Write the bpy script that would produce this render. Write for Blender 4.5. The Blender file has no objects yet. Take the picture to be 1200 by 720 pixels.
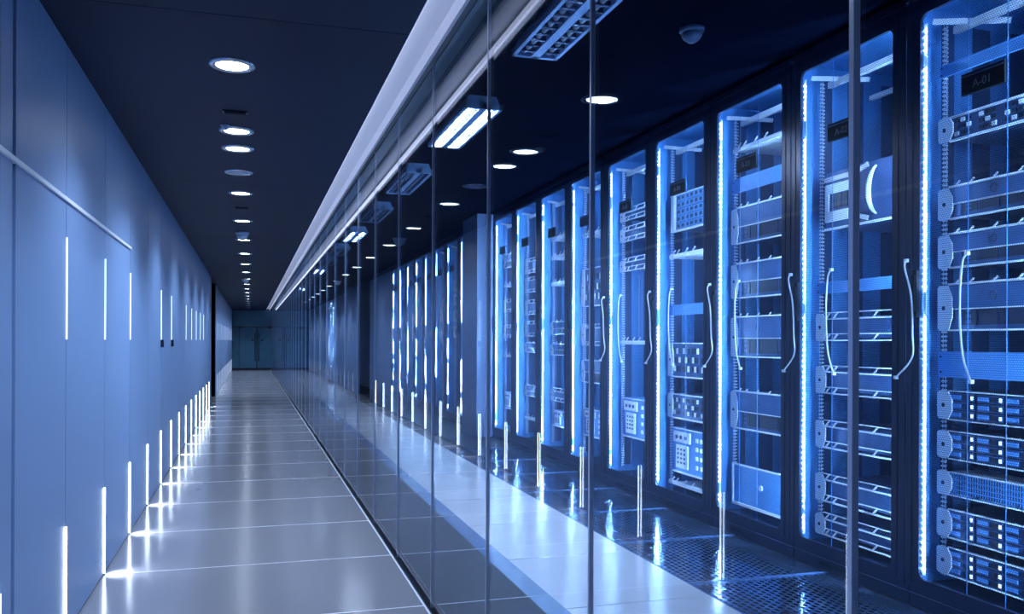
import bpy, bmesh, math, random
from mathutils import Matrix, Vector, Euler
random.seed(7)
S = bpy.context.scene
COL = S.collection
R = math.radians

# ------------------------------------------------------------------ helpers
class MB:
    """collects faces, then links them as ONE mesh object"""
    def __init__(s): s.v = []; s.f = []; s.m = []; s.sm = []
    def poly(s, pts, mi=0, smooth=False):
        b = len(s.v); s.v += [tuple(p) for p in pts]; s.f.append(tuple(range(b, b+len(pts)))); s.m.append(mi); s.sm.append(smooth)
    def box(s, x0, x1, y0, y1, z0, z1, mi=0):
        if x0 > x1: x0, x1 = x1, x0
        if y0 > y1: y0, y1 = y1, y0
        if z0 > z1: z0, z1 = z1, z0
        b = len(s.v)
        s.v += [(x0,y0,z0),(x1,y0,z0),(x1,y1,z0),(x0,y1,z0),(x0,y0,z1),(x1,y0,z1),(x1,y1,z1),(x0,y1,z1)]
        for q in ((0,3,2,1),(4,5,6,7),(0,1,5,4),(1,2,6,5),(2,3,7,6),(3,0,4,7)):
            s.f.append(tuple(b+i for i in q)); s.m.append(mi); s.sm.append(False)
        return s
    def prism(s, prof, axis, a0, a1, mi=0):
        """closed outline prof (2D) extruded along axis 0/1/2"""
        def p(u, w, a):
            return (a,u,w) if axis == 0 else (u,a,w) if axis == 1 else (u,w,a)
        n = len(prof); b = len(s.v)
        s.v += [p(u,w,a0) for u,w in prof] + [p(u,w,a1) for u,w in prof]
        s.f.append(tuple(b+i for i in range(n))); s.f.append(tuple(b+n+i for i in reversed(range(n)))); s.m += [mi,mi]; s.sm += [False,False]
        for i in range(n):
            j = (i+1) % n
            s.f.append((b+i, b+n+i, b+n+j, b+j)); s.m.append(mi); s.sm.append(False)
        return s
    def bar(s, p0, p1, w, t, up=(0,0,1), mi=0):
        p0 = Vector(p0); p1 = Vector(p1); d = (p1-p0).normalized(); up = Vector(up)
        sx = d.cross(up)
        if sx.length < 1e-5: sx = d.cross(Vector((1,0,0)))
        sx.normalize(); uz = sx.cross(d)
        b = len(s.v)
        for p in (p0, p1):
            for a, c in ((-1,-1),(1,-1),(1,1),(-1,1)):
                s.v.append(tuple(p + sx*(a*w/2) + uz*(c*t/2)))
        for q in ((0,1,2,3),(7,6,5,4),(0,4,5,1),(1,5,6,2),(2,6,7,3),(3,7,4,0)):
            s.f.append(tuple(b+i for i in q)); s.m.append(mi); s.sm.append(False)
        return s
    def tube(s, pts, r, n=8, mi=0, cap=True):
        pts = [Vector(p) for p in pts]; rings = []
        ref = Vector((0.31, 0.2, 0.93))
        for i, p in enumerate(pts):
            d = (pts[min(i+1, len(pts)-1)] - pts[max(i-1, 0)]).normalized()
            a = d.cross(ref).normalized(); c = a.cross(d)
            b = len(s.v); rr = r[i] if isinstance(r, (list, tuple)) else r
            for k in range(n):
                t = 2*math.pi*k/n
                s.v.append(tuple(p + a*math.cos(t)*rr + c*math.sin(t)*rr))
            rings.append(b)
        for i in range(len(rings)-1):
            for k in range(n):
                j = (k+1) % n
                s.f.append((rings[i]+k, rings[i]+j, rings[i+1]+j, rings[i+1]+k)); s.m.append(mi); s.sm.append(True)
        if cap:
            s.f.append(tuple(rings[0]+k for k in reversed(range(n)))); s.f.append(tuple(rings[-1]+k for k in range(n))); s.m += [mi,mi]; s.sm += [False,False]
        return s
    def lathe(s, prof, c=(0,0,0), axis=2, n=32, mi=0, smooth=True):
        """prof: (radius, along) revolved about axis through c"""
        rings = []
        for r, a in prof:
            b = len(s.v)
            for k in range(n):
                t = 2*math.pi*k/n; u, w = r*math.cos(t), r*math.sin(t)
                p = (u,w,a) if axis == 2 else (a,u,w)
                s.v.append((c[0]+p[0], c[1]+p[1], c[2]+p[2]))
            rings.append(b)
        for i in range(len(rings)-1):
            for k in range(n):
                j = (k+1) % n
                s.f.append((rings[i]+k, rings[i]+j, rings[i+1]+j, rings[i+1]+k)); s.m.append(mi); s.sm.append(smooth)
        for q, rev in ((rings[0], True), (rings[-1], False)):
            s.f.append(tuple(q+k for k in (reversed(range(n)) if rev else range(n)))); s.m.append(mi); s.sm.append(False)
        return s
    def bead(s, c, r, mi=0):
        b = len(s.v); x, y, z = c
        s.v += [(x-r,y,z),(x+r,y,z),(x,y-r,z),(x,y+r,z),(x,y,z-r),(x,y,z+r)]
        for q in ((0,2,5),(2,1,5),(1,3,5),(3,0,5),(2,0,4),(1,2,4),(3,1,4),(0,3,4)):
            s.f.append(tuple(b+i for i in q)); s.m.append(mi); s.sm.append(False)
    def mesh(s, name, mats):
        me = bpy.data.meshes.new(name); me.from_pydata(s.v, [], s.f)
        for m in (mats if isinstance(mats, (list, tuple)) else [mats]): me.materials.append(m)
        me.polygons.foreach_set('material_index', s.m); me.polygons.foreach_set('use_smooth', s.sm)
        bm = bmesh.new(); bm.from_mesh(me); bmesh.ops.recalc_face_normals(bm, faces=bm.faces); bm.to_mesh(me); bm.free()
        return me
    def build(s, name, mats, parent=None, loc=(0,0,0)):
        return link(name, s.mesh(name, mats), parent, loc)

def link(name, data, parent=None, loc=(0,0,0)):
    o = bpy.data.objects.new(name, data); COL.objects.link(o); o.location = loc
    if parent: o.parent = parent
    return o
def tag(o, label, cat, group=None, kind=None):
    if label: o['label'] = label
    if cat: o['category'] = cat
    if group: o['group'] = group
    if kind: o['kind'] = kind
    return o
def thing(name, label, cat, loc=(0,0,0), group=None):
    return tag(link(name, None, None, loc), label, cat, group)
def struct(o, label, cat):
    return tag(o, label, cat, None, 'structure')
def copy_tree(o, parent=None):
    c = o.copy(); COL.objects.link(c); c.parent = parent
    for ch in [k for k in o.children]: copy_tree(ch, c)
    return c
ONES = 'zeroth first second third fourth fifth sixth seventh eighth ninth tenth eleventh twelfth thirteenth fourteenth fifteenth sixteenth seventeenth eighteenth nineteenth'.split()
TENS = {2:('twentieth','twenty'), 3:('thirtieth','thirty'), 4:('fortieth','forty')}
def nth(n):
    if n < 20: return ONES[n]
    t, u = divmod(n, 10)
    return TENS[t][0] if u == 0 else TENS[t][1] + '-' + ONES[u]

# ------------------------------------------------------------------ materials
def mat(name, col, rough=.5, metal=0., spec=.5, emit=None, strength=0.):
    m = bpy.data.materials.new(name); m.use_nodes = True
    b = m.node_tree.nodes['Principled BSDF']
    b.inputs['Base Color'].default_value = (*col, 1); b.inputs['Roughness'].default_value = rough
    b.inputs['Metallic'].default_value = metal; b.inputs['Specular IOR Level'].default_value = spec
    if emit:
        b.inputs['Emission Color'].default_value = (*emit, 1); b.inputs['Emission Strength'].default_value = strength
    return m
def nodes(m): return m.node_tree.nodes, m.node_tree.links, m.node_tree.nodes['Principled BSDF']
def noisy(m, scale, amt, rough_amt=0., stretch=(1,1,1)):
    """uneven colour and gloss of a real surface"""
    N, L, b = nodes(m)
    tc = N.new('ShaderNodeTexCoord'); mp = N.new('ShaderNodeMapping'); mp.inputs['Scale'].default_value = stretch
    nz = N.new('ShaderNodeTexNoise'); nz.inputs['Scale'].default_value = scale; nz.inputs['Detail'].default_value = 5
    L.new(tc.outputs['Object'], mp.inputs['Vector']); L.new(mp.outputs['Vector'], nz.inputs['Vector'])
    c = b.inputs['Base Color'].default_value[:3]
    mr = N.new('ShaderNodeMapRange'); mr.inputs['From Min'].default_value = .3; mr.inputs['From Max'].default_value = .7
    mr.inputs['To Min'].default_value = 1-amt; mr.inputs['To Max'].default_value = 1+amt
    L.new(nz.outputs['Fac'], mr.inputs['Value'])
    mx = N.new('ShaderNodeVectorMath'); mx.operation = 'SCALE'; mx.inputs[0].default_value = c
    L.new(mr.outputs['Result'], mx.inputs['Scale']); L.new(mx.outputs['Vector'], b.inputs['Base Color'])
    if rough_amt:
        r0 = b.inputs['Roughness'].default_value
        m2 = N.new('ShaderNodeMapRange'); m2.inputs['From Min'].default_value = .3; m2.inputs['From Max'].default_value = .7
        m2.inputs['To Min'].default_value = r0-rough_amt; m2.inputs['To Max'].default_value = r0+rough_amt
        L.new(nz.outputs['Fac'], m2.inputs['Value']); L.new(m2.outputs['Result'], b.inputs['Roughness'])
    return m
def holes(m, au, av, pu, pv, ru, rv, stagger=True):
    """punched holes: openings of half-size ru x rv at pitch pu x pv in the object's au/av axes"""
    N, L, b = nodes(m)
    tc = N.new('ShaderNodeTexCoord'); sp = N.new('ShaderNodeSeparateXYZ'); L.new(tc.outputs['Object'], sp.inputs[0])
    def M(op, a, c=None, d=None):
        n = N.new('ShaderNodeMath'); n.operation = op
        for i, x in enumerate((a, c, d)):
            if x is None: continue
            if isinstance(x, (int, float)): n.inputs[i].default_value = x
            else: L.new(x, n.inputs[i])
        return n.outputs[0]
    v = M('DIVIDE', sp.outputs[av], pv); row = M('FLOOR', v)
    u = M('DIVIDE', sp.outputs[au], pu)
    if stagger: u = M('ADD', u, M('MULTIPLY', M('FLOORED_MODULO', row, 2.), .5))
    fu = M('DIVIDE', M('SUBTRACT', M('FRACT', u), .5), ru/pu); fv = M('DIVIDE', M('SUBTRACT', M('FRACT', v), .5), rv/pv)
    d = M('ADD', M('MULTIPLY', fu, fu), M('MULTIPLY', fv, fv))
    L.new(M('GREATER_THAN', d, 1.), b.inputs['Alpha'])
    return m

LEDC = (.29, .56, 1.)
M = {}
M['wall']   = noisy(mat('blue grey wall panel', (.20,.315,.53), .38, 0, .4), .9, .05, .03)
M['groove'] = mat('dark groove', (.012,.018,.04), .6)
M['ceil']   = noisy(mat('navy ceiling paint', (.004,.012,.042), .55, 0, .12), .6, .15)
M['ceil2']  = mat('black server room ceiling', (.0015,.003,.009), .8, 0, .0)
M['soffit'] = mat('white cove paint', (.82,.83,.86), .40)
M['cove'] = mat('added cove fill light', (.8,.8,.8), .4, 0, .5, (.64,.70,.95), 2.7)  # glow of the added light that brightens the soffit
M['soffitg']= mat('satin grey soffit', (.60,.62,.67), .32, 1.)
M['floor']  = noisy(mat('polished grey floor', (.225,.235,.26), .17, 0, .75), .7, .06, .02, (1,.35,1))
M['joint']  = mat('pale floor joint', (.85,.86,.9), .35, .2)
M['dfloor'] = noisy(mat('dark polished floor', (.012,.016,.026), .45, 0, .15), 1.4, .12, .03)
M['lfloor'] = noisy(mat('pale raised floor tile', (.88,.91,.97), .22, 0, .5), 1.2, .05, .04)
M['bfloor'] = mat('blue edge strip', (.12,.22,.45), .22)
M['perf']   = holes(mat('punched floor steel', (.22,.34,.56), .15, .85), 1, 0, .060, .042, .022, .0125)
M['black']  = mat('black satin metal', (.010,.014,.028), .32, .2)
M['rackf']  = noisy(mat('rack frame navy black', (.016,.026,.062), .30, .3), 3., .15)
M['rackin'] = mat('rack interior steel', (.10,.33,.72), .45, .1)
M['rackd']  = mat('rack interior dark', (.05,.09,.19), .5, .2)
M['mesh']   = holes(mat('punched door mesh', (.014,.034,.09), .35, .5), 1, 2, .0135, .0117, .0062, .0058)
M['rail']   = holes(mat('punched rack rail', (.92,.95,1.), .4, .1), 1, 2, .020, .026, .0085, .009, False)
M['light']  = mat('bright bare steel', (.92,.95,1.), .38, .1)
M['mid']    = noisy(mat('blue server bezel', (.045,.11,.27), .35, .2), 9., .12)
M['dark']   = mat('dark server bay', (.010,.016,.035), .35)
M['white']  = mat('white plastic', (.82,.85,.9), .4)
M['plate']  = mat('black name plate', (.004,.005,.009), .6, 0, .2)
M['letter'] = mat('grey lettering', (.14,.17,.22), .5)
M['led']    = mat('led bead', (.1,.2,.4), .4, 0, .5, LEDC, 620.)
M['led_unseen']   = mat('unseen fill led bead', (.1,.2,.4), .4, 0, .5, LEDC, 3500.)  # stronger beads for the added near-side strips
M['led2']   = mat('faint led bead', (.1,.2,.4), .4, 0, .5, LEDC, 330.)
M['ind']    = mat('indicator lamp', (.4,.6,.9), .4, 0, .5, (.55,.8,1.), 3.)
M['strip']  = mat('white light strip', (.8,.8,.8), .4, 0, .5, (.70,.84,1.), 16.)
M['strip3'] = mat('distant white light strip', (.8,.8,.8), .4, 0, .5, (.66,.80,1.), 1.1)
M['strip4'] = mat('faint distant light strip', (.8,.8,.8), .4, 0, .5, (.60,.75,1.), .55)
M['strip2'] = mat('dim white light strip', (.8,.8,.8), .4, 0, .5, (.62,.78,1.), 1.6)
M['lamp']   = mat('downlight diffuser', (.8,.8,.8), .4, 0, .5, (.72,.85,1.), 24.)
M['dimlamp']= mat('frosted speaker grille', (.45,.52,.68), .5, 0, .5)
M['tube']   = mat('lit louvre tube', (.8,.8,.8), .4, 0, .5, (.70,.82,1.), 280.)
M['tubeoff']= mat('unlit louvre tube', (.55,.62,.75), .4)
M['troff']  = mat('pale blue painted steel', (.30,.48,.80), .35, .3)
M['louvre'] = mat('louvre blade', (.35,.50,.75), .25, .7)
M['louvre_shade']= mat('shade-toned louvre blade', (.05,.09,.18), .25, .5)  # darker copy for unlit fixtures, shade put into the blade colour
M['chrome'] = mat('brushed steel', (.55,.60,.68), .22, 1.)
M['edge']   = mat('polished pane edge', (.42,.50,.66), .30, .7)
M['teal']   = noisy(mat('dark teal glass panel', (.05,.17,.27), .2, 0, .5), .8, .2)
M['cloth']  = mat('white cable sheath', (.95,.97,1.), .3)
M['grey']   = noisy(mat('blue grey partition', (.12,.17,.30), .35), 1., .1)

def glass_mat():
    m = bpy.data.materials.new('clear partition glass'); m.use_nodes = True
    N, L = m.node_tree.nodes, m.node_tree.links; N.clear()
    out = N.new('ShaderNodeOutputMaterial'); mix = N.new('ShaderNodeMixShader')
    tr = N.new('ShaderNodeBsdfTransparent'); tr.inputs['Color'].default_value = (.93,.96,.99,1)
    gl = N.new('ShaderNodeBsdfGlossy'); gl.inputs['Roughness'].default_value = .0; gl.inputs['Color'].default_value = (.66,.69,.74,1)
    fr = N.new('ShaderNodeFresnel'); 
    ge = N.new('ShaderNodeNewGeometry'); io = N.new('ShaderNodeMapRange')     # same reflectance on both faces of the pane
    io.inputs['To Min'].default_value = 1.33; io.inputs['To Max'].default_value = 1/1.33
    L.new(ge.outputs['Backfacing'], io.inputs['Value']); L.new(io.outputs['Result'], fr.inputs['IOR'])
    L.new(fr.outputs[0], mix.inputs[0]); L.new(tr.outputs[0], mix.inputs[1]); L.new(gl.outputs[0], mix.inputs[2]); L.new(mix.outputs[0], out.inputs[0])
    return m
M['glass'] = glass_mat()

# ------------------------------------------------------------------ key dimensions (metres: x across, y along, z up)
WL, GX = -.92, 1.012            # left wall face, glass centre
YB, YE = -1.6, 46.6             # back and far end
HC, HS = 3.09, 3.62             # corridor ceiling, server room ceiling
XR, XW = 3.70, 4.95             # rack fronts, server room back wall
P0, PP = 4.965, 1.2405          # left wall joints
G0, GP = 1.272, 1.2138          # glass joints
J0, JP = 4.192, 1.1335          # rack joints (far side of each rack)
X1, X2, X3, X4 = 1.05, 1.617, 1.752, 2.69   # walkway zones
GAP0, GAP1 = 22.3, 24.9

# ------------------------------------------------------------------ floors
f = MB().box(WL-.1, .982, YB, YE, -.1, 0)
struct(f.build('floor', M['floor']), 'polished grey corridor floor between the panelled wall and the glass', 'floor')
f = MB().box(X1, X2, YB, YE, -.1, 0)
struct(f.build('floor', M['dfloor']), 'dark polished floor border just behind the glass partition', 'floor')
f = MB().box(X2, X3, YB, YE, -.1, 0)
struct(f.build('floor', M['bfloor']), 'narrow blue floor strip between dark border and pale walkway', 'floor')
f = MB(); y = YB
yt = 4.68-1.18*6
edges = [YB] + [4.68+1.16*k for k in range(-5, 37) if YB < 4.68+1.16*k < YE] + [YE]
for a, c in zip(edges[:-1], edges[1:]):
    f.box(X3, X4, a+.003, c-.003, -.1, 0)
f.box(X3+.001, X4-.001, YB, YE, -.12, -.004, 1)
struct(f.build('floor', [M['lfloor'], M['groove']]), 'pale glossy raised floor walkway lit blue by the racks', 'floor')
f = MB()
pe = [YB] + [11.9-1.16*k for k in range(11, -1, -1) if 11.9-1.16*k > YB]
for a, c in zip(pe[:-1], pe[1:]):
    for xa, xb in ((X4+.004, XR+.02),):
        f.poly([(xa,a+.004,0),(xb,a+.004,0),(xb,c-.004,0),(xa,c-.004,0)])
    f.box(X4+.002, XR+.02, c-.02, c+.02, -.012, .001, 1)
f.box(X4, XR+.02, YB, 11.9, -.35, -.34, 2)
f.box(X4-.004, X4+.012, YB, 11.9, -.06, .001, 1)
struct(f.build('floor', [M['perf'], M['bfloor'], M['groove']]), 'perforated steel floor tiles along the foot of the racks', 'floor')
f = MB().box(X4, XR+.02, 11.94, YE, -.1, 0)
f.box(X4, XR-.01, 11.9, 11.99, 0, .012, 1)
f.box(XR+.021, XW+.05, YB, YE, -.1, 0)
struct(f.build('floor', [M['dfloor'], M['black']]), 'dark plain floor beyond the perforated tiles', 'floor')
f = MB()
for k in range(-5, 34):
    y = P0 + PP*k
    if YB < y < YE:
        f.box(WL, .975, y-.005, y+.005, -.004, .0012)
        f.box(X1+.01, X2-.002, y-.004, y+.004, -.004, .0010)
f.box(.972, .983, YB, YE, -.02, .003)
struct(f.build('trim_1', M['joint']), 'pale thin joint lines across the corridor floor', 'floor joints')
f = MB().box(.984, 1.048, YB, YE, -.1, -.03)
f.box(.984, .992, YB, YE, -.031, .004); f.box(1.040, 1.048, YB, YE, -.031, .004)
struct(f.build('trim_2', M['black']), 'black floor track holding the glass partition', 'floor track')

# ------------------------------------------------------------------ left wall
def panels(m, y0, y1):
    js = [y0] + [P0+PP*k for k in range(-6, 36) if y0+.05 < P0+PP*k < y1-.05] + [y1]
    for a, c in zip(js[:-1], js[1:]):
        zs = [(0.012, 2.268), (2.284, HC-.006)] if c < P0+PP*2+.05 else [(0.012, HC-.006)]
        for z0, z1 in zs:
            cuts = [(a+.004, c-.004)]
            if a < 3.93 < c: cuts = [(a+.004, 3.90), (3.955, c-.004)]
            for p, q in cuts: m.box(WL-.03, WL, p, q, z0, z1)
    m.box(WL-.12, WL-.028, y0, y1, 0, HC, 1)
    m.box(WL-.03, WL-.012, 3.90, 3.955, 0, HC-.006, 0)
w = MB(); panels(w, YB, GAP0)
struct(w.build('wall_left', [M['wall'], M['groove']]), 'long blue panelled corridor wall with vertical joints', 'wall')
w = MB()
js = [GAP1] + [P0+PP*k for k in range(17, 36) if P0+PP*k < YE-.1] + [YE]
for a, c in zip(js[:-1], js[1:]): w.box(WL-.03, WL, a+.004, c-.004, .012, HC-.006)
w.box(WL-.12, WL-.028, GAP1, YE, 0, HC, 1)
struct(w.build('wall_left_far', [M['wall'], M['groove']]), 'far length of the blue panelled wall beyond the dark opening', 'wall')
w = MB().box(WL-1.2, WL-1.1, GAP0-.1, GAP1+.1, 0, HC)
w.box(WL-1.2, WL-.0, GAP0-.06, GAP0, 0, HC); w.box(WL-1.2, WL-.0, GAP1, GAP1+.06, 0, HC)
w.box(WL-1.2, WL-.1, GAP0, GAP1, -.1, 0)
struct(w.build('wall_left_opening', M['black']), 'dark opening in the panelled wall', 'wall')
w = MB().box(WL-.01, WL+.012, YB, P0+PP*2, 2.266, 2.286)
struct(w.build('trim_3', M['light']), 'slim metal rail running along the near wall panels', 'rail')

# ------------------------------------------------------------------ ceilings, soffit, walls
c = MB()
for k in range(-1, 10):
    a, b2 = max(YB, 4.6*k-.3), min(YE, 4.6*(k+1)-.3)
    if a < b2: c.box(WL-.1, .757, a+.003, b2-.003, HC, HC+.016)
c.box(WL-1.2, .700, YB, YE, HC+.02, HC+.12, 1)
c.box(.957, 1.06, YB, YE, HC+.14, HC+.18, 1)
struct(c.build('ceiling', [M['ceil'], M['groove']]), 'dark navy corridor ceiling', 'ceiling')
c = MB().box(.700, .957, YB, YE-.01, HC+.075, HC+.12, 0)
c.box(.922, .957, YB, YE-.01, HC-.006, HC+.075, 0)
c.box(.940, .959, YB, YE-.01, HC-.016, HC-.006, 1)
struct(c.build('trim_4', [M['soffit'], M['black']]), 'white lit cove running above the glass partition', 'cove')
c = MB().box(.757, .764, YB, YE-.01, HC+.004, HC+.054, 0)  # added light, unseen behind the ceiling edge, brightens the white soffit
c.box(.764, .766, YB, YE-.01, HC+.006, HC+.052, 1)
struct(c.build('trim_6', [M['soffit'], M['cove']]), 'added light line hidden behind the ceiling edge to brighten the cove', 'added fill light')
c = MB().box(1.06, XW+.1, YB, YE, HS, HS+.1)
struct(c.build('ceiling_server_room', M['ceil2']), 'black ceiling of the server room behind the glass', 'ceiling')
c = MB().box(1.03, 1.10, YB, YE, HC+.15, HS)
struct(c.build('trim_5', M['black']), 'dark bulkhead above the glass on the rack side', 'bulkhead')
w = MB().box(XW, XW+.1, YB, YE, 0, HS)
struct(w.build('wall_right', M['rackd']), 'dark back wall of the server room behind the racks', 'wall')
w = MB().box(WL-.12, XW+.1, YB-.1, YB, 0, HS+.1)
struct(w.build('wall_back', M['grey']), 'plain end wall closing the corridor', 'wall')
NB = 8
R2 = 14.50
w = MB().box(XR-.22, XR+1.0, 13.42, 14.40, 0, HS-.02)
struct(w.build('wall_centre', M['grey']), 'plain blue grey pier between the two runs of racks', 'wall')
R2E = R2 + NB*JP
w = MB()
yy = R2E+.06
while yy < 39.0:
    w.box(XR, XR+.06, yy, yy+1.19, 0, HS-.02); yy += 1.2
w.box(XR+.02, XR+.2, R2E+.06, yy, 0, HS-.02, 1)
struct(w.build('wall_right_far', [M['grey'], M['groove']]), 'blue grey panelled partition beyond the last racks', 'wall')
# far end wall and double door
w = MB()
w.box(WL-.12, WL+.34, YE, YE+.1, 0, HC, 0); w.box(1.07, XW+.1, YE, YE+.1, 0, HS, 0)
w.box(WL+.34, 1.07, YE, YE+.1, 2.235, HC, 0)
for x in (1.07+.9*k for k in range(1, 4)): w.box(x-.012, x+.012, YE-.02, YE+.02, 0, HC, 1)
w.box(WL, XW, YE-.012, YE+.02, 2.205, 2.235, 1); w.box(WL, XW, YE-.02, YE+.02, 0, .10, 1)
struct(w.build('wall_far', [M['teal'], M['black']]), 'dark teal end wall of the corridor around the double door', 'wall')
d = struct(link('door_1', None, None, (0, YE, 0)), 'dark teal double door with long pull bars at the corridor end', 'door')
for x0, x1, hx, lx, hg in ((-.575, .305, .22, .10, -.52), (.315, 1.065, .40, .56, 1.0)):
    lf = MB().box(x0, x1, -.012, .05, .01, 2.2)
    lf.box(x0, x0+.02, -.016, 0, .01, 2.2, 1); lf.box(x1-.02, x1, -.016, 0, .01, 2.2, 1)
    l = lf.build('door_leaf', [M['teal'], M['black']], d)
    h = MB().tube([(hx,-.07,.48),(hx,-.07,1.89)], .022, 10)
    h.tube([(hx,-.07,.62),(hx,-.012,.62)], .014, 8); h.tube([(hx,-.07,1.75),(hx,-.012,1.75)], .014, 8)
    h.build('pull_bar', M['black'], l)
    MB().box(lx-.05, lx+.05, -.045, -.012, 1.49, 1.59).build('lock', M['black'], l)
    MB().box(hg-.12, hg+.12, -.03, .0, 2.16, 2.26).build('hinge', M['black'], l)

# ------------------------------------------------------------------ glass partition
EDGE = MB()
EDGE.box(-.007, .007, -.006, .006, .0, HC+.10)
edge_me = EDGE.mesh('edge_profile', M['edge'])
pane_me = MB().box(-.006, .006, .007, GP-.007, -.025, HC+.12).mesh('glass_pane', M['glass'])
k = -2; n = 0
while G0+GP*k < YE-1.0:
    y = G0+GP*k
    n += 1
    o = struct(link('window_%d' % n, None, None, (GX, y, 0)), '%s tall clear glass pane of the partition counted from the near end' % nth(n), 'glass pane')
    link('glass_pane', pane_me, o); link('edge_profile', edge_me, o)
    k += 1

# ------------------------------------------------------------------ wall light strips
low = MB().box(0, .008, -.004, .004, .012, .572).mesh('light_bar', M['strip'])
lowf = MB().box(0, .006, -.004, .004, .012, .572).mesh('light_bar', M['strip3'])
upp = MB().box(0, .007, -.003, .003, 1.55, 2.08).mesh('light_bar', M['strip2'])
thn = MB().box(0, .006, -.002, .002, 1.55, 2.06).mesh('light_bar', M['strip2'])
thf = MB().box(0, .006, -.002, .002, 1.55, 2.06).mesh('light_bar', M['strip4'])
capm = MB().box(0, .020, -.012, .012, .572, .60).mesh('end_cap', M['black'])
capl = MB().box(0, .03, -.02, .02, 1.47, 1.55).mesh('end_cap', M['black'])
for k in range(-3, 34):
    y = P0 + PP*k
    if not (1.5 < y < YE-.4) or GAP0-.2 < y < GAP1+.1: continue
    who = 'at the %s panel joint from the near end of the wall' % nth(k+4)
    o = thing('wall_lamp_strip', 'white upright light strip at floor level ' + who, 'light strip', (WL, y, 0), 'floor-level wall strips')
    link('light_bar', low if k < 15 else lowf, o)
    if k < 22:
        l = bpy.data.lights.new('foot_beam', 'SPOT'); l.energy = 13.; l.color = (.74,.82,1.); l.spot_size = R(125); l.spot_blend = 1.; l.shadow_soft_size = .004
        lo = link('foot_beam', l, o, (.020, 0, .085)); lo.rotation_euler = (0, R(-48), 0)
    link('base_plate', MB().box(0, .010, -.009, .009, .0, .012).mesh('base_plate', M['chrome']), o)
    if k == 12: link('end_cap', capm, o)
    if k in (0, 1, 2, 4, 5, 7, 8, 9, 10, 11) or k > 15:
        o = thing('wall_lamp_strip', 'thin white light strip at head height ' + who, 'light strip', (WL, y, 0), 'head-height wall strips')
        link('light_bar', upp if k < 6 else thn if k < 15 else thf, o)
        if k in (4, 5): link('end_cap', capl, o)

# ------------------------------------------------------------------ corridor downlights
ring = MB().lathe([(.088,-.004),(.100,-.012),(.122,-.010),(.128,.0),(.128,.004),(.088,.004)], n=40).mesh('trim_ring', M['chrome'])
disc = MB().lathe([(.001,-.006),(.060,-.006),(.089,-.0045),(.089,.003)], n=40).mesh('diffuser', M['lamp'])
def downlight(y, label, energy):
    o = thing('ceiling_light', label, 'downlight', (-.105, y, HC), 'corridor downlights')
    link('trim_ring', ring, o); link('diffuser', disc, o)
    l = bpy.data.lights.new('downlight_beam', 'SPOT'); l.energy = energy; l.color = (.60,.73,1.); l.spot_size = R(128); l.spot_blend = .8; l.shadow_soft_size = .08
    lo = link('downlight_beam', l, o, (0,0,-.03))
ys = [.69, 2.88] + [5.07+2.19*k for k in range(0, 19)]
SPOT = 175.
for i, y in enumerate(ys):
    downlight(y, 'round glowing downlight in the dark ceiling, %s of the evenly spaced row' % nth(i+1), SPOT)
downlight(6.65, 'extra glowing downlight close in front of another, with a small detector beside it', SPOT*.5)
o = thing('ceiling_speaker', 'dim pale disc flush in the ceiling between lit downlights', 'ceiling disc', (-.11, 8.29, HC))
link('grille', MB().lathe([(.001,-.006),(.09,-.006),(.092,.002)], n=36).mesh('grille', M['dimlamp']), o)
link('trim_ring', ring, o)
for y, lab in ((6.1, 'small dark slot vent in the ceiling just before the close pair of downlights'), (10.5, 'small dark slot vent in the ceiling past the dim disc')):
    o = thing('ceiling_vent', lab, 'vent', (-.105, y, HC), 'ceiling slot vents')
    MB().box(-.08, .08, -.03, .03, -.008, .0).build('frame', M['black'], o)
    v = MB()
    for q in range(4): v.box(-.07, .07, -.022+q*.013, -.017+q*.013, -.012, -.008)
    v.build('slat', M['ceil'], o)
def detector(x, y, z, lab, m=M['white'], s=1.):
    o = thing('smoke_detector', lab, 'detector', (x, y, z), 'ceiling detectors')
    MB().lathe([(.075*s,0),(.075*s,-.02*s),(.060*s,-.028*s)], n=28).build('base', m, o)
    MB().lathe([(.058*s,-.028*s),(.062*s,-.045*s),(.050*s,-.065*s),(.022*s,-.085*s),(.001,-.088*s)], n=28).build('dome', m, o)
detector(-.12, 12.9, HC, 'pale domed detector hanging among the corridor downlights', M['dimlamp'], 1.3)
detector(-.18, 6.5, HC, 'small detector tucked beside the extra downlight', M['dimlamp'], .42)
detector(-.13, 22.6, HC, 'far domed detector hanging in the corridor near the dark opening', M['white'], 1.3)
detector(2.78, 5.1, HS, 'dark round detector on the server room ceiling above the near racks', M['rackd'], 1.1)

# ------------------------------------------------------------------ louvre lights over the walkway
BLADE = {l: MB().prism([(-.012,-.114),(.012,-.114),(.003,-.080),(-.003,-.080)], 0, -.052, .052).mesh('louvre_blade', M['louvre'] if l else M['louvre_shade']) for l in (True, False)}
def troffer(y, lab, lit):
    o = thing('ceiling_light_louvre', lab, 'louvre light', (1.865, y, HS), 'louvre lights over the walkway')
    MB().prism([(-.12,0),(.12,0),(.155,-.075),(-.155,-.075)], 1, -.74, .74).build('housing', M['troff'], o)
    fr = MB()
    for a, b2 in ((-.165,-.140),(-.03,.03),(.140,.165)): fr.box(a, b2, -.78, .78, -.118, -.076)
    fr.box(-.165, .165, -.78, -.74, -.118, -.076); fr.box(-.165, .165, .74, .78, -.118, -.076)
    fr.build('frame', M['troff'], o)
    for s in (-1, 1):
        MB().tube([(s*.085,-.72,-.092),(s*.085,.72,-.092)], .017, 8).build('tube', M['tube'] if lit else M['tubeoff'], o)
        for q in range(13): link('louvre_blade', BLADE[lit], o, (s*.085, -.66+q*.11, 0))
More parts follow.
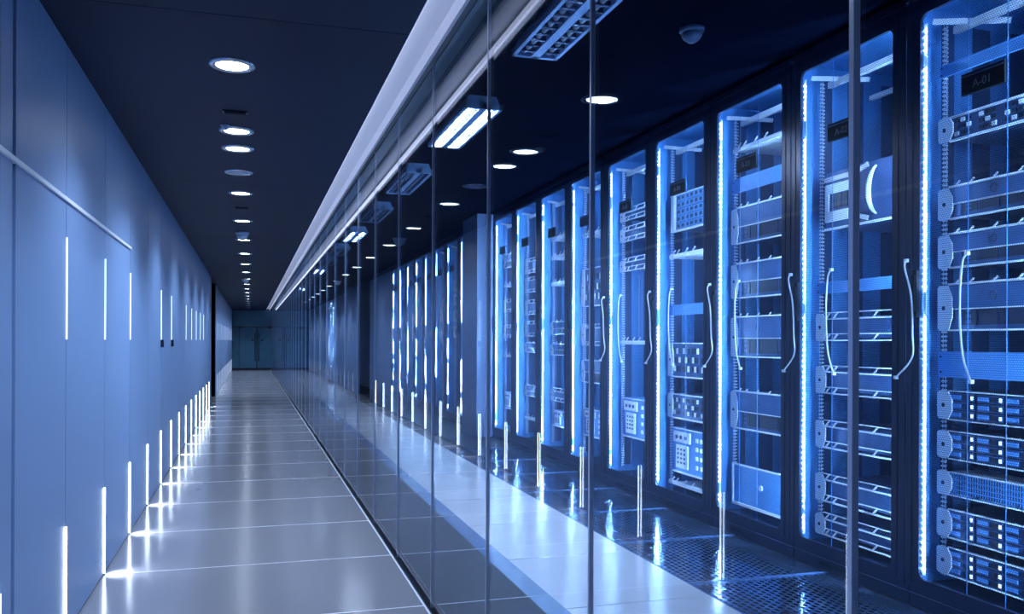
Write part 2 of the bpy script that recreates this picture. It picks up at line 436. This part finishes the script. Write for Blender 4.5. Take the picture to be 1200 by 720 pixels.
for i in range(14):
    y = 4.87 + 2.9*i
    lit = i in (1, 4, 7, 10)
    troffer(y, '%s twin-row louvre light along the server room ceiling, its tubes %s' % (nth(i+1), 'glowing' if lit else 'dark'), lit)

# ------------------------------------------------------------------ racks
def led_mesh(seed, gaps, far=False):
    rn = random.Random(seed); m = MB(); z = .24; ph = rn.random()*6
    while z < 3.36:
        if not any(a < z < b2 for a, b2 in gaps):
            r = .0060 + .0016*math.sin(z*4.3+ph) + .0016*math.sin(z*9.1+2*ph) + rn.uniform(-.0008,.0008)
            m.bead((-.006, 0, z), max(.004, r))
        z += .038
    return m.mesh('led_bead', M['led2' if far else 'led'])
led_a = led_mesh(1, [(.30,.36),(3.17,3.24)]); led_b = led_mesh(2, [(3.15,3.24),(1.70,1.86)]); led_c = led_mesh(5, [(.33,.38),(3.0,3.1),(1.74,1.82)])
led_fill = led_mesh(1, [(3.15,3.24)]); led_fill.materials[0] = M['led_unseen']
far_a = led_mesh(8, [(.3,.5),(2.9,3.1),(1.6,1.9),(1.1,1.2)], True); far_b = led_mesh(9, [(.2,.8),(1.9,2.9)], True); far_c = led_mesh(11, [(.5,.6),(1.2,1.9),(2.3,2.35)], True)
strip_me = MB().box(0, .004, -.011, .011, .2, 3.4).mesh('led_strip', M['light'])
W = JP-.006
def frame_mesh():
    m = MB(); z0, z1, y0, y1, zt = .185, 3.445, -1.019, -.108, 3.54
    m.box(0, .02, -W, y0, .13, zt); m.box(0, .02, y1, -.003, .13, zt)
    m.box(0, .02, y0, y1, .13, z0); m.box(0, .02, y0, y1, z1, zt)
    r = .05
    for cy, cz, sy, sz in ((y0,z0,1,1),(y1,z0,-1,1),(y0,z1,1,-1),(y1,z1,-1,-1)):
        prof = [(cy, cz)] + [(cy+sy*(r-r*math.sin(t)), cz+sz*(r-r*math.cos(t))) for t in [math.pi/2*q/6 for q in range(7)]]
        m.prism(prof, 0, .002, .018)
    for yy in (y0-.05, y1+.055): m.box(-.004, 0, yy-.002, yy+.002, .15, zt-.02)   # folded edges of the stiles
    return m.mesh('door_frame', M['rackf'])
FR = frame_mesh()
DM = MB(); DM.poly([(.010,-1.018,.186),(.010,-.109,.186),(.010,-.109,3.444),(.010,-1.018,3.444)]); DM = DM.mesh('door_mesh', M['mesh'])
ST = MB().box(-.001, .001, -.002, .002, .187, 3.443).mesh('stiffener', M['rackin'])
PL = MB().box(.035, .9, -W, -.003, 0, .125)
PL.box(.022, .03, -W, -.003, .075, .082)
for q in range(22): PL.box(.024, .03, -.30-q*.016, -.309-q*.016, .03, .06, 1)
PL = PL.mesh('plinth', [M['rackf'], M['dark']])
SD = MB().box(.045, .98, -.014, -.004, .13, 3.53)
for a, b2 in ((.24,.33),(.47,.60),(.76,.90)): SD.box(a, b2, -.019, -.0135, .2, 3.45, 1)
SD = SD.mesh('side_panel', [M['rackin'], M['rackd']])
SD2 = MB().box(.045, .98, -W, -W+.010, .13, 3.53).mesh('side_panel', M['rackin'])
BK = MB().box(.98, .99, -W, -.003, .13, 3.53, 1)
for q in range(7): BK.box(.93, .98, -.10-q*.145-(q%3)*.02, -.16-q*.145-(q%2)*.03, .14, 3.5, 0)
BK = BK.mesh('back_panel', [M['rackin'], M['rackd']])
TP = MB().box(.04, .98, -W, -.003, 3.53, 3.545); TP.box(.0, .98, -W+.02, -.02, 3.545, 3.57, 1); TP.box(.02, .06, -W, -.003, 3.57, 3.60, 1)
TP = TP.mesh('top_panel', [M['rackin'], M['rackf']])
def rail_mesh(y):
    m = MB(); m.poly([(.160,y-.022,.2),(.160,y+.022,.2),(.160,y+.022,3.4),(.160,y-.022,3.4)]); m.box(.161, .20, y+.018, y+.022, .2, 3.4)
    return m.mesh('rail', M['rail'])
RL, RL2 = rail_mesh(-.128), rail_mesh(-1.005)
PT = MB()   # perforated inner strip between door and rail
PT.box(.05, .158, -.0215, -.018, .3, 3.3); PT = PT.mesh('cable_panel', M['rackin'])
HD = MB().box(-.022, 0, -.108, -.076, 1.70, 1.97); HD.box(-.034, -.022, -.104, -.080, 1.73, 1.94); HD.lathe([(.011,-.036),(.011,-.030)], (0,-.092,1.755), 0, 14)
HD = HD.mesh('door_handle', M['plate'])
NP = MB().box(-.010, .016, -.70, -.42, 2.89, 3.005); NP.box(-.0125, -.010, -.695, -.425, 2.985, 2.992, 1); NP = NP.mesh('name_plate', [M['plate'], M['rackd']])
XB = MB()    # cross braces and top cross rails inside the head of the rack
XB.bar((.20,-.16,3.36), (.20,-1.0,3.36), .03, .04); XB.bar((.55,-.16,3.30), (.55,-1.0,3.30), .03, .03)
XB.bar((.10,-.10,3.42), (.30,-.45,3.33), .02, .03); XB = XB.mesh('cross_rail', M['light'])

def rack(far, name_txt, idx, label, group, detail=True):
    o = thing('server_rack', label, 'server rack', (XR, far, 0), group)
    link('side_panel', SD, o); link('side_panel', SD2, o); link('back_panel', BK, o); link('top_panel', TP, o)
    link('plinth', PL, o)
    dr = link('door', FR, o)
    link('stiffener', ST, dr, (.006,-.455,0)); link('stiffener', ST, dr, (.006,-.705,0))
    link('door_mesh', DM, dr); link('door_handle', HD, dr)
    link('rail', RL, o); link('rail', RL2, o); link('cable_panel', PT, o); link('cross_rail', XB, o)
    ledm = ((led_a, led_b, led_c) if far < 13.5 else (far_a, far_b, far_c))[idx % 3]
    s = link('led_strip', strip_me, o, (.036, -.112, 0)); link('led_bead', ledm, s)
    s = link('led_strip', strip_me, o, (.060, -W+.05, 0)); link('led_bead', led_fill if far < 13.5 else far_a, s)  # added strip, unseen behind the near stile, brightens the rack interior
    n = link('name_plate', NP, o)
    if name_txt:
        cu = bpy.data.curves.new('lettering', 'FONT'); cu.body = name_txt; cu.size = .062; cu.align_x = 'CENTER'; cu.align_y = 'CENTER'; cu.extrude = .0008
        tmp = bpy.data.objects.new('text', cu); COL.objects.link(tmp)
        me = bpy.data.meshes.new_from_object(tmp, depsgraph=bpy.context.evaluated_depsgraph_get()); bpy.data.objects.remove(tmp)
        me.materials.clear(); me.materials.append(M['letter'])
        t = link('lettering', me, n, (-.0118, -.56, 2.935)); t.rotation_euler = (R(90), 0, R(-90))
    return o

# ------------------------------------------------------------------ things mounted in the racks (local: x depth, y = -distance from far rail, z up from their base)
EAR = lambda h: [(-.035,.012),(-.035,h-.012),(-.022,h),(.045,h),(.075,h*.72),(.075,h*.30),(.045,0),(-.022,0)]
CACHE = {}
def part(root, name, key, fn, mats, loc=(0,0,0)):
    if key not in CACHE:
        m = MB(); fn(m); CACHE[key] = m.mesh(name, mats)
    return link(name, CACHE[key], root, loc)
DW = .83
def many(root, name, key, fn, mats, locs):
    return [part(root, name, key, fn, mats, l) for l in locs]
def ears(root, h):
    key = round(h, 3)
    def fn(m):
        m.prism([(-s, z) for s, z in EAR(h)], 0, -.014, -.008)
        m.lathe([(.012,-.017),(.012,-.014)], (0,-.012,h*.5), 0, 12, 1)
    e = part(root, 'mounting_ear', ('ear', key), fn, [M['light'], M['dark']])
    def fn2(m): m.prism([(-DW-.03,0),(-DW-.03,h),(-DW+.03,h),(-DW+.03,0)], 0, -.014, -.008)
    part(root, 'mounting_ear', ('ear2', key), fn2, [M['light'], M['dark']])
def rail_server(root, h):
    k = round(h, 3)
    part(root, 'chassis', ('rs', k), lambda m: m.box(0, .6, -DW+.02, -.05, .01, h-.004), M['mid'])
    def bz(m):
        m.box(-.012, 0, -DW+.02, -.05, h*.50, h-.004); m.box(-.010, 0, -.13, -.10, .02, h*.46)
    b = part(root, 'bezel', ('rsb', k), bz, [M['mid']])
    part(b, 'emblem', ('rse', k), lambda m: m.tube([(-.0135, -.36+.022*math.cos(t), h*.74+.022*math.sin(t)) for t in [2*math.pi*q/16 for q in range(17)]], .003, 6, cap=False), M['dark'])
    for s0, s1 in ((.14,.24),(.255,.38),(.395,.62),(.635,.80)):
        b2 = part(root, 'drive_bay', ('rsd', k, s0), lambda m: m.box(-.006, 0, -s1, -s0, .03, h*.45), M['dark'])
        if s0 == .14: many(b2, 'drive_latch', ('rsq', k), lambda m: m.box(-.009, -.006, -.20, -.165, 0, h*.07), M['mid'], [(0,0,.04+q*h*.12) for q in range(3)])
    def lip(m):
        m.box(-.020, 0, -DW+.02, -.05, h, h+.010); m.box(-.016, 0, -DW+.02, -.05, -.004, .006); m.box(-.010, 0, -DW+.02, -.05, h*.46, h*.46+.006)
        for s in (.10, .20, .36, .52, .68): m.bar((-.016,-s,h+.008), (-.016,-s-.03,h+.030), .008, .008)
    part(root, 'lip', ('rsl', k), lip, M['light'])
    ears(root, h)
def truss_tray(root, h):
    k = round(h, 3)
    part(root, 'tray', ('tt', k), lambda m: m.box(.02, .55, -DW+.02, -.05, .02, h*.85), M['mid'])
    def lp(m):
        for z in (.0, h*.78):
            m.box(-.014, .0, -DW+.02, -.05, z, z+.009); m.box(-.010, .0, -DW+.02, -.05, z+.045, z+.051)
            for s in (.07, .15, .34, .55, .74): m.bar((-.008,-s,z+.006), (-.008,-s-.045,z+.048), .009, .009)
    part(root, 'truss_lip', ('ttl', k), lp, M['light'])
    ears(root, h)
def drive_array(root, h):
    k = round(h, 3)
    part(root, 'chassis', ('da', k), lambda m: m.box(.01, .6, -DW+.02, -.045, 0, h), M['dark'])
    part(root, 'lip', ('dal', k), lambda m: (m.box(-.012, .01, -DW+.02, -.045, h, h+.006), m.box(-.012, .01, -DW+.02, -.045, -.005, .001)), M['light'])
    ears(root, h)
    rh = (h-.01)/3; cw = .185
    def car(m):
        m.box(-.006, .01, -cw+.006, -.002, .004, rh-.004); m.box(-.010, -.006, -cw*.45, -.012, rh*.28, rh*.72, 1)
        for q in range(5): m.box(-.008, -.006, -cw*.5-q*.012, -cw*.5-q*.012-.006, rh*.2, rh*.8, 2)
        m.box(-.010, -.006, -cw+.030, -cw+.016, rh*.30, rh*.70, 3)
    for r_ in range(3):
        for c_ in range(4):
            part(root, 'drive_carrier', ('dac', k), car, [M['mid'], M['rackin'], M['dark'], M['ind']], (0, -.05-c_*.192, .005+r_*rh))
def blank(root, h, w=DW):
    k = (round(h, 3), w)
    def fn(m):
        m.box(-.010, .0, -w, .03, 0, h); m.box(-.016, -.010, -w, .03, h-.008, h); m.box(-.016, -.010, -w, .03, 0, .008)
    part(root, 'panel', ('bl', k), fn, M['rackin'])
    many(root, 'screw', 'bls', lambda m: m.lathe([(.007,-.013),(.007,-.010)], (0,0,0), 0, 10), M['dark'], [(0,-s,z) for s in (-.012, w-.02) for z in (h*.2, h*.8)])
def mesh_panel(root, h):
    k = round(h, 3)
    part(root, 'frame', ('mpf', k), lambda m: (m.box(-.01, .2, -DW, -.05, 0, .008), m.box(-.01, .2, -DW, -.05, h-.008, h), m.box(.05, .2, -DW, -.05, .008, h-.008, 1)), [M['light'], M['dark']])
    def g(m):
        for q in range(44): m.box(-.006, -.002, -.06-q*.0172, -.066-q*.0172, .008, h-.008)
        for z in (h*.3, h*.5, h*.7): m.box(-.007, -.005, -DW+.01, -.05, z-.003, z+.003)
    part(root, 'grille', ('mpg', k), g, M['rackin'])
    ears(root, h)
def tape_unit(root, h):
    k = round(h, 3)
    part(root, 'case', ('tu', k), lambda m: m.box(0, .55, -.72, -.05, 0, h), M['mid'])
    def fc(m):
        m.box(-.014, 0, -.30, -.06, h*.12, h*.30); m.box(-.014, 0, -.30, -.06, h*.62, h*.78)
        m.box(-.014, 0, -.10, -.06, h*.3, h*.62)
    part(root, 'face_plate', ('tuf', k), fc, M['light'])
    part(root, 'rim', ('tuf2', k), lambda m: m.box(-.014, 0, -.32, -.05, h*.84, h*.92), M['light'])
    part(root, 'rim', ('tuf3', k), lambda m: m.box(-.012, 0, -.70, -.05, -.012, .004), M['light'])
    many(root, 'slot', ('tus', k), lambda m: m.box(-.010, 0, -.018, 0, h*.34, h*.60), M['dark'], [(0,-.13-q*.028,0) for q in range(6)])
    part(root, 'latch', ('tul', k), lambda m: m.tube([(-.02,-.62+.11*math.cos(t), h*.5+h*.42*math.sin(t)) for t in [-1.25+2.5*q/10 for q in range(11)]], [.006+.012*math.sin(math.pi*q/10) for q in range(11)], 8), M['light'])
    part(root, 'latch_arm', ('tul2', k), lambda m: m.bar((-.012,-.36,h*.86), (-.012,-.50,h*.96), .012, .03), M['light'])
    part(root, 'latch_arm', ('tul3', k), lambda m: m.bar((-.012,-.36,h*.16), (-.012,-.50,h*.06), .012, .03), M['light'])
def blade_box(root, h):
    k = round(h, 3)
    part(root, 'case', ('bb', k), lambda m: m.box(0, .6, -DW+.02, -.05, 0, h), M['mid'])
    part(root, 'side_rim', ('bbr', k), lambda m: (m.box(-.02, 0, -.10, -.03, -.01, h), m.box(-.018, 0, -DW+.02, -.05, -.014, .004), m.box(-.014,0,-DW+.02,-.05,h-.01,h)), M['light'])
    rh = h/5.2
    def bl(m):
        m.box(-.008, 0, -.075, 0, .004, rh-.006); m.box(-.011, -.008, -.055, -.012, rh*.25, rh*.7, 1)
    for r_ in range(5):
        for c_ in range(8):
            part(root, 'blade', ('bbb', k), bl, [M['rackin'], M['dark']], (0, -.13-c_*.083, .008+r_*rh))
def switch_box(root, h):
    k = round(h, 3)
    part(root, 'case', ('sw', k), lambda m: (m.box(0, .5, -DW+.02, -.05, 0, h), m.box(-.014, 0, -DW+.02, -.05, -.006, .006, 1), m.box(-.014, 0, -DW+.02, -.05, h-.01, h, 1)), [M['mid'], M['light']])
    for r_ in range(3):
        for c_ in range(16):
            if (c_ % 4) < 3:
                wt = (r_+c_) % 3 == 0
                part(root, 'port', ('swp', k, wt), lambda m: m.box(-.008, 0, -.028, 0, 0, h*.16), M['white' if wt else 'dark'], (0, -.08-c_*.043, h*(.16+r_*.26)))
    ears(root, h)
def pale_box(root, h):
    k = round(h, 3)
    part(root, 'case', ('pb', k), lambda m: (m.box(0, .55, -.70, -.05, 0, h), m.box(-.012,0,-.70,-.05,-.008,.006,1), m.box(-.012,0,-.70,-.05,h-.008,h,1)), [M['rackin'], M['light']])
    part(root, 'face_plate', ('pbf', k), lambda m: m.box(-.016, 0, -.36, -.14, h*.1, h*.62), M['white'])
    part(root, 'face_plate', ('pbg', k), lambda m: m.box(-.014, 0, -.40, -.08, h*.68, h*.92), M['white'])
    many(root, 'knob', 'pbk', lambda m: m.lathe([(.018,-.024),(.018,-.014)], (0,0,0), 0, 12), M['rackd'], [(0,-s,h*.8) for s in (.16,.24,.33)])
    many(root, 'button', 'pbb', lambda m: m.box(-.019, -.016, -.03, 0, 0, .02), M['rackd'], [(0,-s,h*z) for z in (.2,.3,.4,.5) for s in (.17,.23,.29)])
    many(root, 'lamp_window', 'pbl', lambda m: m.box(-.010, 0, -.035, 0, 0, .035), M['white'], [(0,-s,h*(.15+.2*r_)) for r_ in range(4) for s in (.50,.58)])
def shelf(root, h):
    k = round(h, 3)
    part(root, 'shelf_board', ('sh', k), lambda m: (m.box(0, .5, -DW+.02, -.05, 0, h*.4), m.box(-.02, 0, -DW+.02, -.0, 0, h)), M['light'])
    many(root, 'cable_hook', 'shh', lambda m: m.bar((-.012,0,0), (-.012,-.05,.035), .008, .010), M['light'], [(0,-s,h) for s in (.06,.14,.30,.44)])
def pale_panel(root, h):
    k = round(h, 3)
    part(root, 'panel', ('pp', k), lambda m: m.box(-.010, -.001, -DW, -.0, 0, h), M['rackin'])
    part(root, 'rim', ('ppr', k), lambda m: (m.box(-.02, -.01, -DW, -.0, 0, .022), m.box(-.02, -.01, -DW, -.0, h-.014, h), m.box(-.02, -.01, -.018, 0, 0, h)), M['light'])
    part(root, 'lock', ('ppl', k), lambda m: m.lathe([(.022,-.022),(.022,-.010)], (0,-.42,h*.55), 0, 14), M['light'])
KIND = {
 'server': (rail_server, 'rack_mounted_server', 'server with ears and drive bay'),
 'truss':  (truss_tray, 'rack_mounted_tray', 'blue tray with trussed lips'),
 'array':  (drive_array, 'rack_mounted_drive_array', 'drive array dotted with lamps'),
 'blank':  (blank, 'rack_mounted_blank_panel', 'plain blue blanking panel'),
 'grille': (mesh_panel, 'rack_mounted_grille_panel', 'fine grille panel'),
 'tape':   (tape_unit, 'rack_mounted_tape_unit', 'pale slotted unit with curved latch'),
 'blade':  (blade_box, 'rack_mounted_blade_chassis', 'grid-faced blade chassis'),
 'switch': (switch_box, 'rack_mounted_switch', 'switch with rows of ports'),
 'pale':   (pale_box, 'rack_mounted_power_unit', 'pale unit with white knobbed face'),
 'shelf':  (shelf, 'rack_mounted_shelf', 'thin bright shelf with hooks'),
 'panel':  (pale_panel, 'rack_mounted_cover_panel', 'large pale rimmed cover panel'),
}
LOAD = {
 1: [('blank',3.09,3.16),('switch',2.71,2.85),('server',2.26,2.44),('server',1.98,2.17),('server',1.62,1.88),('blank',1.35,1.50),('array',1.11,1.27),('array',.885,1.04),('grille',.67,.81),('array',.43,.59),('array',.215,.37)],
 2: [('tape',2.34,2.73),('blank',1.89,1.97),('truss',1.56,1.75),('truss',1.19,1.38),('truss',.81,1.0),('truss',.435,.625),('truss',.20,.34)],
 3: [('shelf',3.12,3.15),('blank',2.78,2.90),('server',2.36,2.65),('server',1.91,2.19),('server',1.43,1.75),('server',.84,1.14),('panel',.21,.55)],
 4: [('blade',2.60,2.94),('shelf',2.34,2.38),('blank',1.80,1.90),('switch',1.22,1.54),('switch',.83,1.06),('pale',.33,.74),('shelf',.20,.235)],
 5: [('truss',2.84,2.95),('truss',2.62,2.76),('truss',2.30,2.42),('pale',.54,.95),('shelf',1.52,1.56)],
 6: [('switch',1.97,2.42),('truss',1.5,1.76),('server',1.06,1.32),('pale',.43,.75),('shelf',2.8,2.84)],
 7: [('shelf',2.88,2.93),('shelf',2.63,2.68),('shelf',2.28,2.33),('server',1.64,1.80),('server',1.37,1.51),('truss',.76,.92),('pale',.44,.64)],
 8: [('truss',2.53,2.74),('truss',2.25,2.47),('truss',1.93,2.14),('truss',1.62,1.84),('server',1.39,1.52),('server',.76,.91),('shelf',.42,.46)],
 9: [('server',2.7,2.9),('shelf',2.4,2.44),('truss',2.0,2.2),('truss',1.6,1.8),('shelf',1.3,1.34),('pale',.5,.75)],
}
def fill(far, k, rk_label, grp):
    items = sorted(LOAD[k], key=lambda t: -t[1]); cnt = {}
    tot = {}
    for t in items: tot[t[0]] = tot.get(t[0], 0)+1
    for kind, z0, z1 in items:
        fn, nm, desc = KIND[kind]
        cnt[kind] = cnt.get(kind, 0)+1
        pos = '' if tot[kind] == 1 else ('topmost ' if cnt[kind] == 1 else 'lowest ' if cnt[kind] == tot[kind] else '%s from top: ' % nth(cnt[kind]))
        o = thing(nm, '%s%s, in the %s' % (pos, desc, rk_label), kind if kind not in ('truss','pale','panel','grille') else {'truss':'tray','pale':'power unit','panel':'cover panel','grille':'grille panel'}[kind], (XR+.158, far-.128, z0), grp)
        fn(o, z1-z0)
for k in range(1, 10):
    far = J0 + JP*(k-1)
    rk = '%s rack' % nth(k)
    rack(far, 'A-0%d' % k if k <= 5 else None, k, 'tall black mesh-door server rack, %s from the near end' % nth(k), 'racks of the front run')
    fill(far, k, '%s rack from near end' % nth(k), 'equipment in the %s of the front run' % rk)
for k in range(1, NB+1):
    far = R2 + JP*k
    rack(far, None, k+1, 'tall black mesh-door server rack, %s of the run beyond the blue grey pier' % nth(k), 'racks of the far run')
    LOAD[100+k] = LOAD[(9, 8, 6, 7, 8, 9, 6, 7)[k-1]][:4]
    fill(far, 100+k, '%s rack past the pier' % nth(k), 'equipment in the %s rack beyond the pier' % nth(k))
for k in range(1, 6):
    far = 39.2 + JP*k
    rack(far, None, k, 'distant server rack glowing at the far end of the room, %s of that run' % nth(k), 'racks at the far end')

# cables bowed over the doors of the near racks
def bow(pts):
    out = []
    P = [Vector(p) for p in pts]
    for i in range(len(P)-1):
        p0 = P[max(i-1,0)]; p1 = P[i]; p2 = P[i+1]; p3 = P[min(i+2,len(P)-1)]
        for q in range(6):
            t = q/6
            out.append(.5*((2*p1)+(-p0+p2)*t+(2*p0-5*p1+4*p2-p3)*t*t+(-p0+3*p1-3*p2+p3)*t**3))
    return out + [P[-1]]
for k in range(1, 6):
    far = J0 + JP*(k-1)
    for nm, offs, lab in (('far', (-.02,-.05,-.105,-.112,-.075,.06), 'hinge-side'), ('near', (-.47,-.445,-.43,-.435,-.455,-.50), 'mid-door')):
        zs = (2.03, 1.985, 1.82, 1.60, 1.46, 1.34)
        if nm == 'far': offs = tuple(a if a < -.03 or True else a for a in offs)
        xs = (-.017,-.052,-.056,-.052,-.022,-.017) if nm == 'far' else (-.017,-.022,-.024,-.024,-.022,-.017)
        m = MB().tube(bow([(x, oy, z) for x, oy, z in zip(xs, offs, zs)]), .0055, 8)
        o = thing('hanging_cable', 'white cable bowed over the door of the %s rack, %s one' % (nth(k), lab), 'cable', (XR, far, 0), 'white cables on the near rack doors')
        m.build('sheath', M['cloth'], o)
        t = MB()
        for z, y, x in ((zs[0], offs[0], xs[0]), (zs[-1], offs[-1], xs[-1])): t.box(x-.008, -.0045, y-.01, y+.01, z-.008, z+.012)
        t.build('clip', M['light'], o)

# ------------------------------------------------------------------ camera and view
cam = bpy.data.cameras.new('camera'); co = link('camera', cam)
cam.sensor_fit = 'HORIZONTAL'; cam.sensor_width = 36.; cam.lens = 1009.41/1200*36.; cam.shift_y = 39.95/1200; cam.clip_start = .05; cam.clip_end = 200
co.matrix_world = Matrix.Translation((0,0,1.55)) @ Matrix.Rotation(-.2946, 4, 'Z') @ Matrix.Rotation(R(90), 4, 'X') @ Matrix.Rotation(.0039, 4, 'Z')
S.camera = co
wd = bpy.data.worlds.new('world'); S.world = wd; wd.use_nodes = True
wd.node_tree.nodes['Background'].inputs[0].default_value = (.01,.02,.05,1); wd.node_tree.nodes['Background'].inputs[1].default_value = .2
S.view_settings.view_transform = 'Standard'; S.view_settings.look = 'None'; S.view_settings.gamma = 1; S.view_settings.exposure = 0.; S.view_settings.use_curve_mapping = False
cy = S.cycles
cy.use_denoising = True; cy.sample_clamp_indirect = 5.; cy.transparent_max_bounces = 24; cy.max_bounces = 8; cy.diffuse_bounces = 4; cy.glossy_bounces = 5
cy.use_light_tree = True
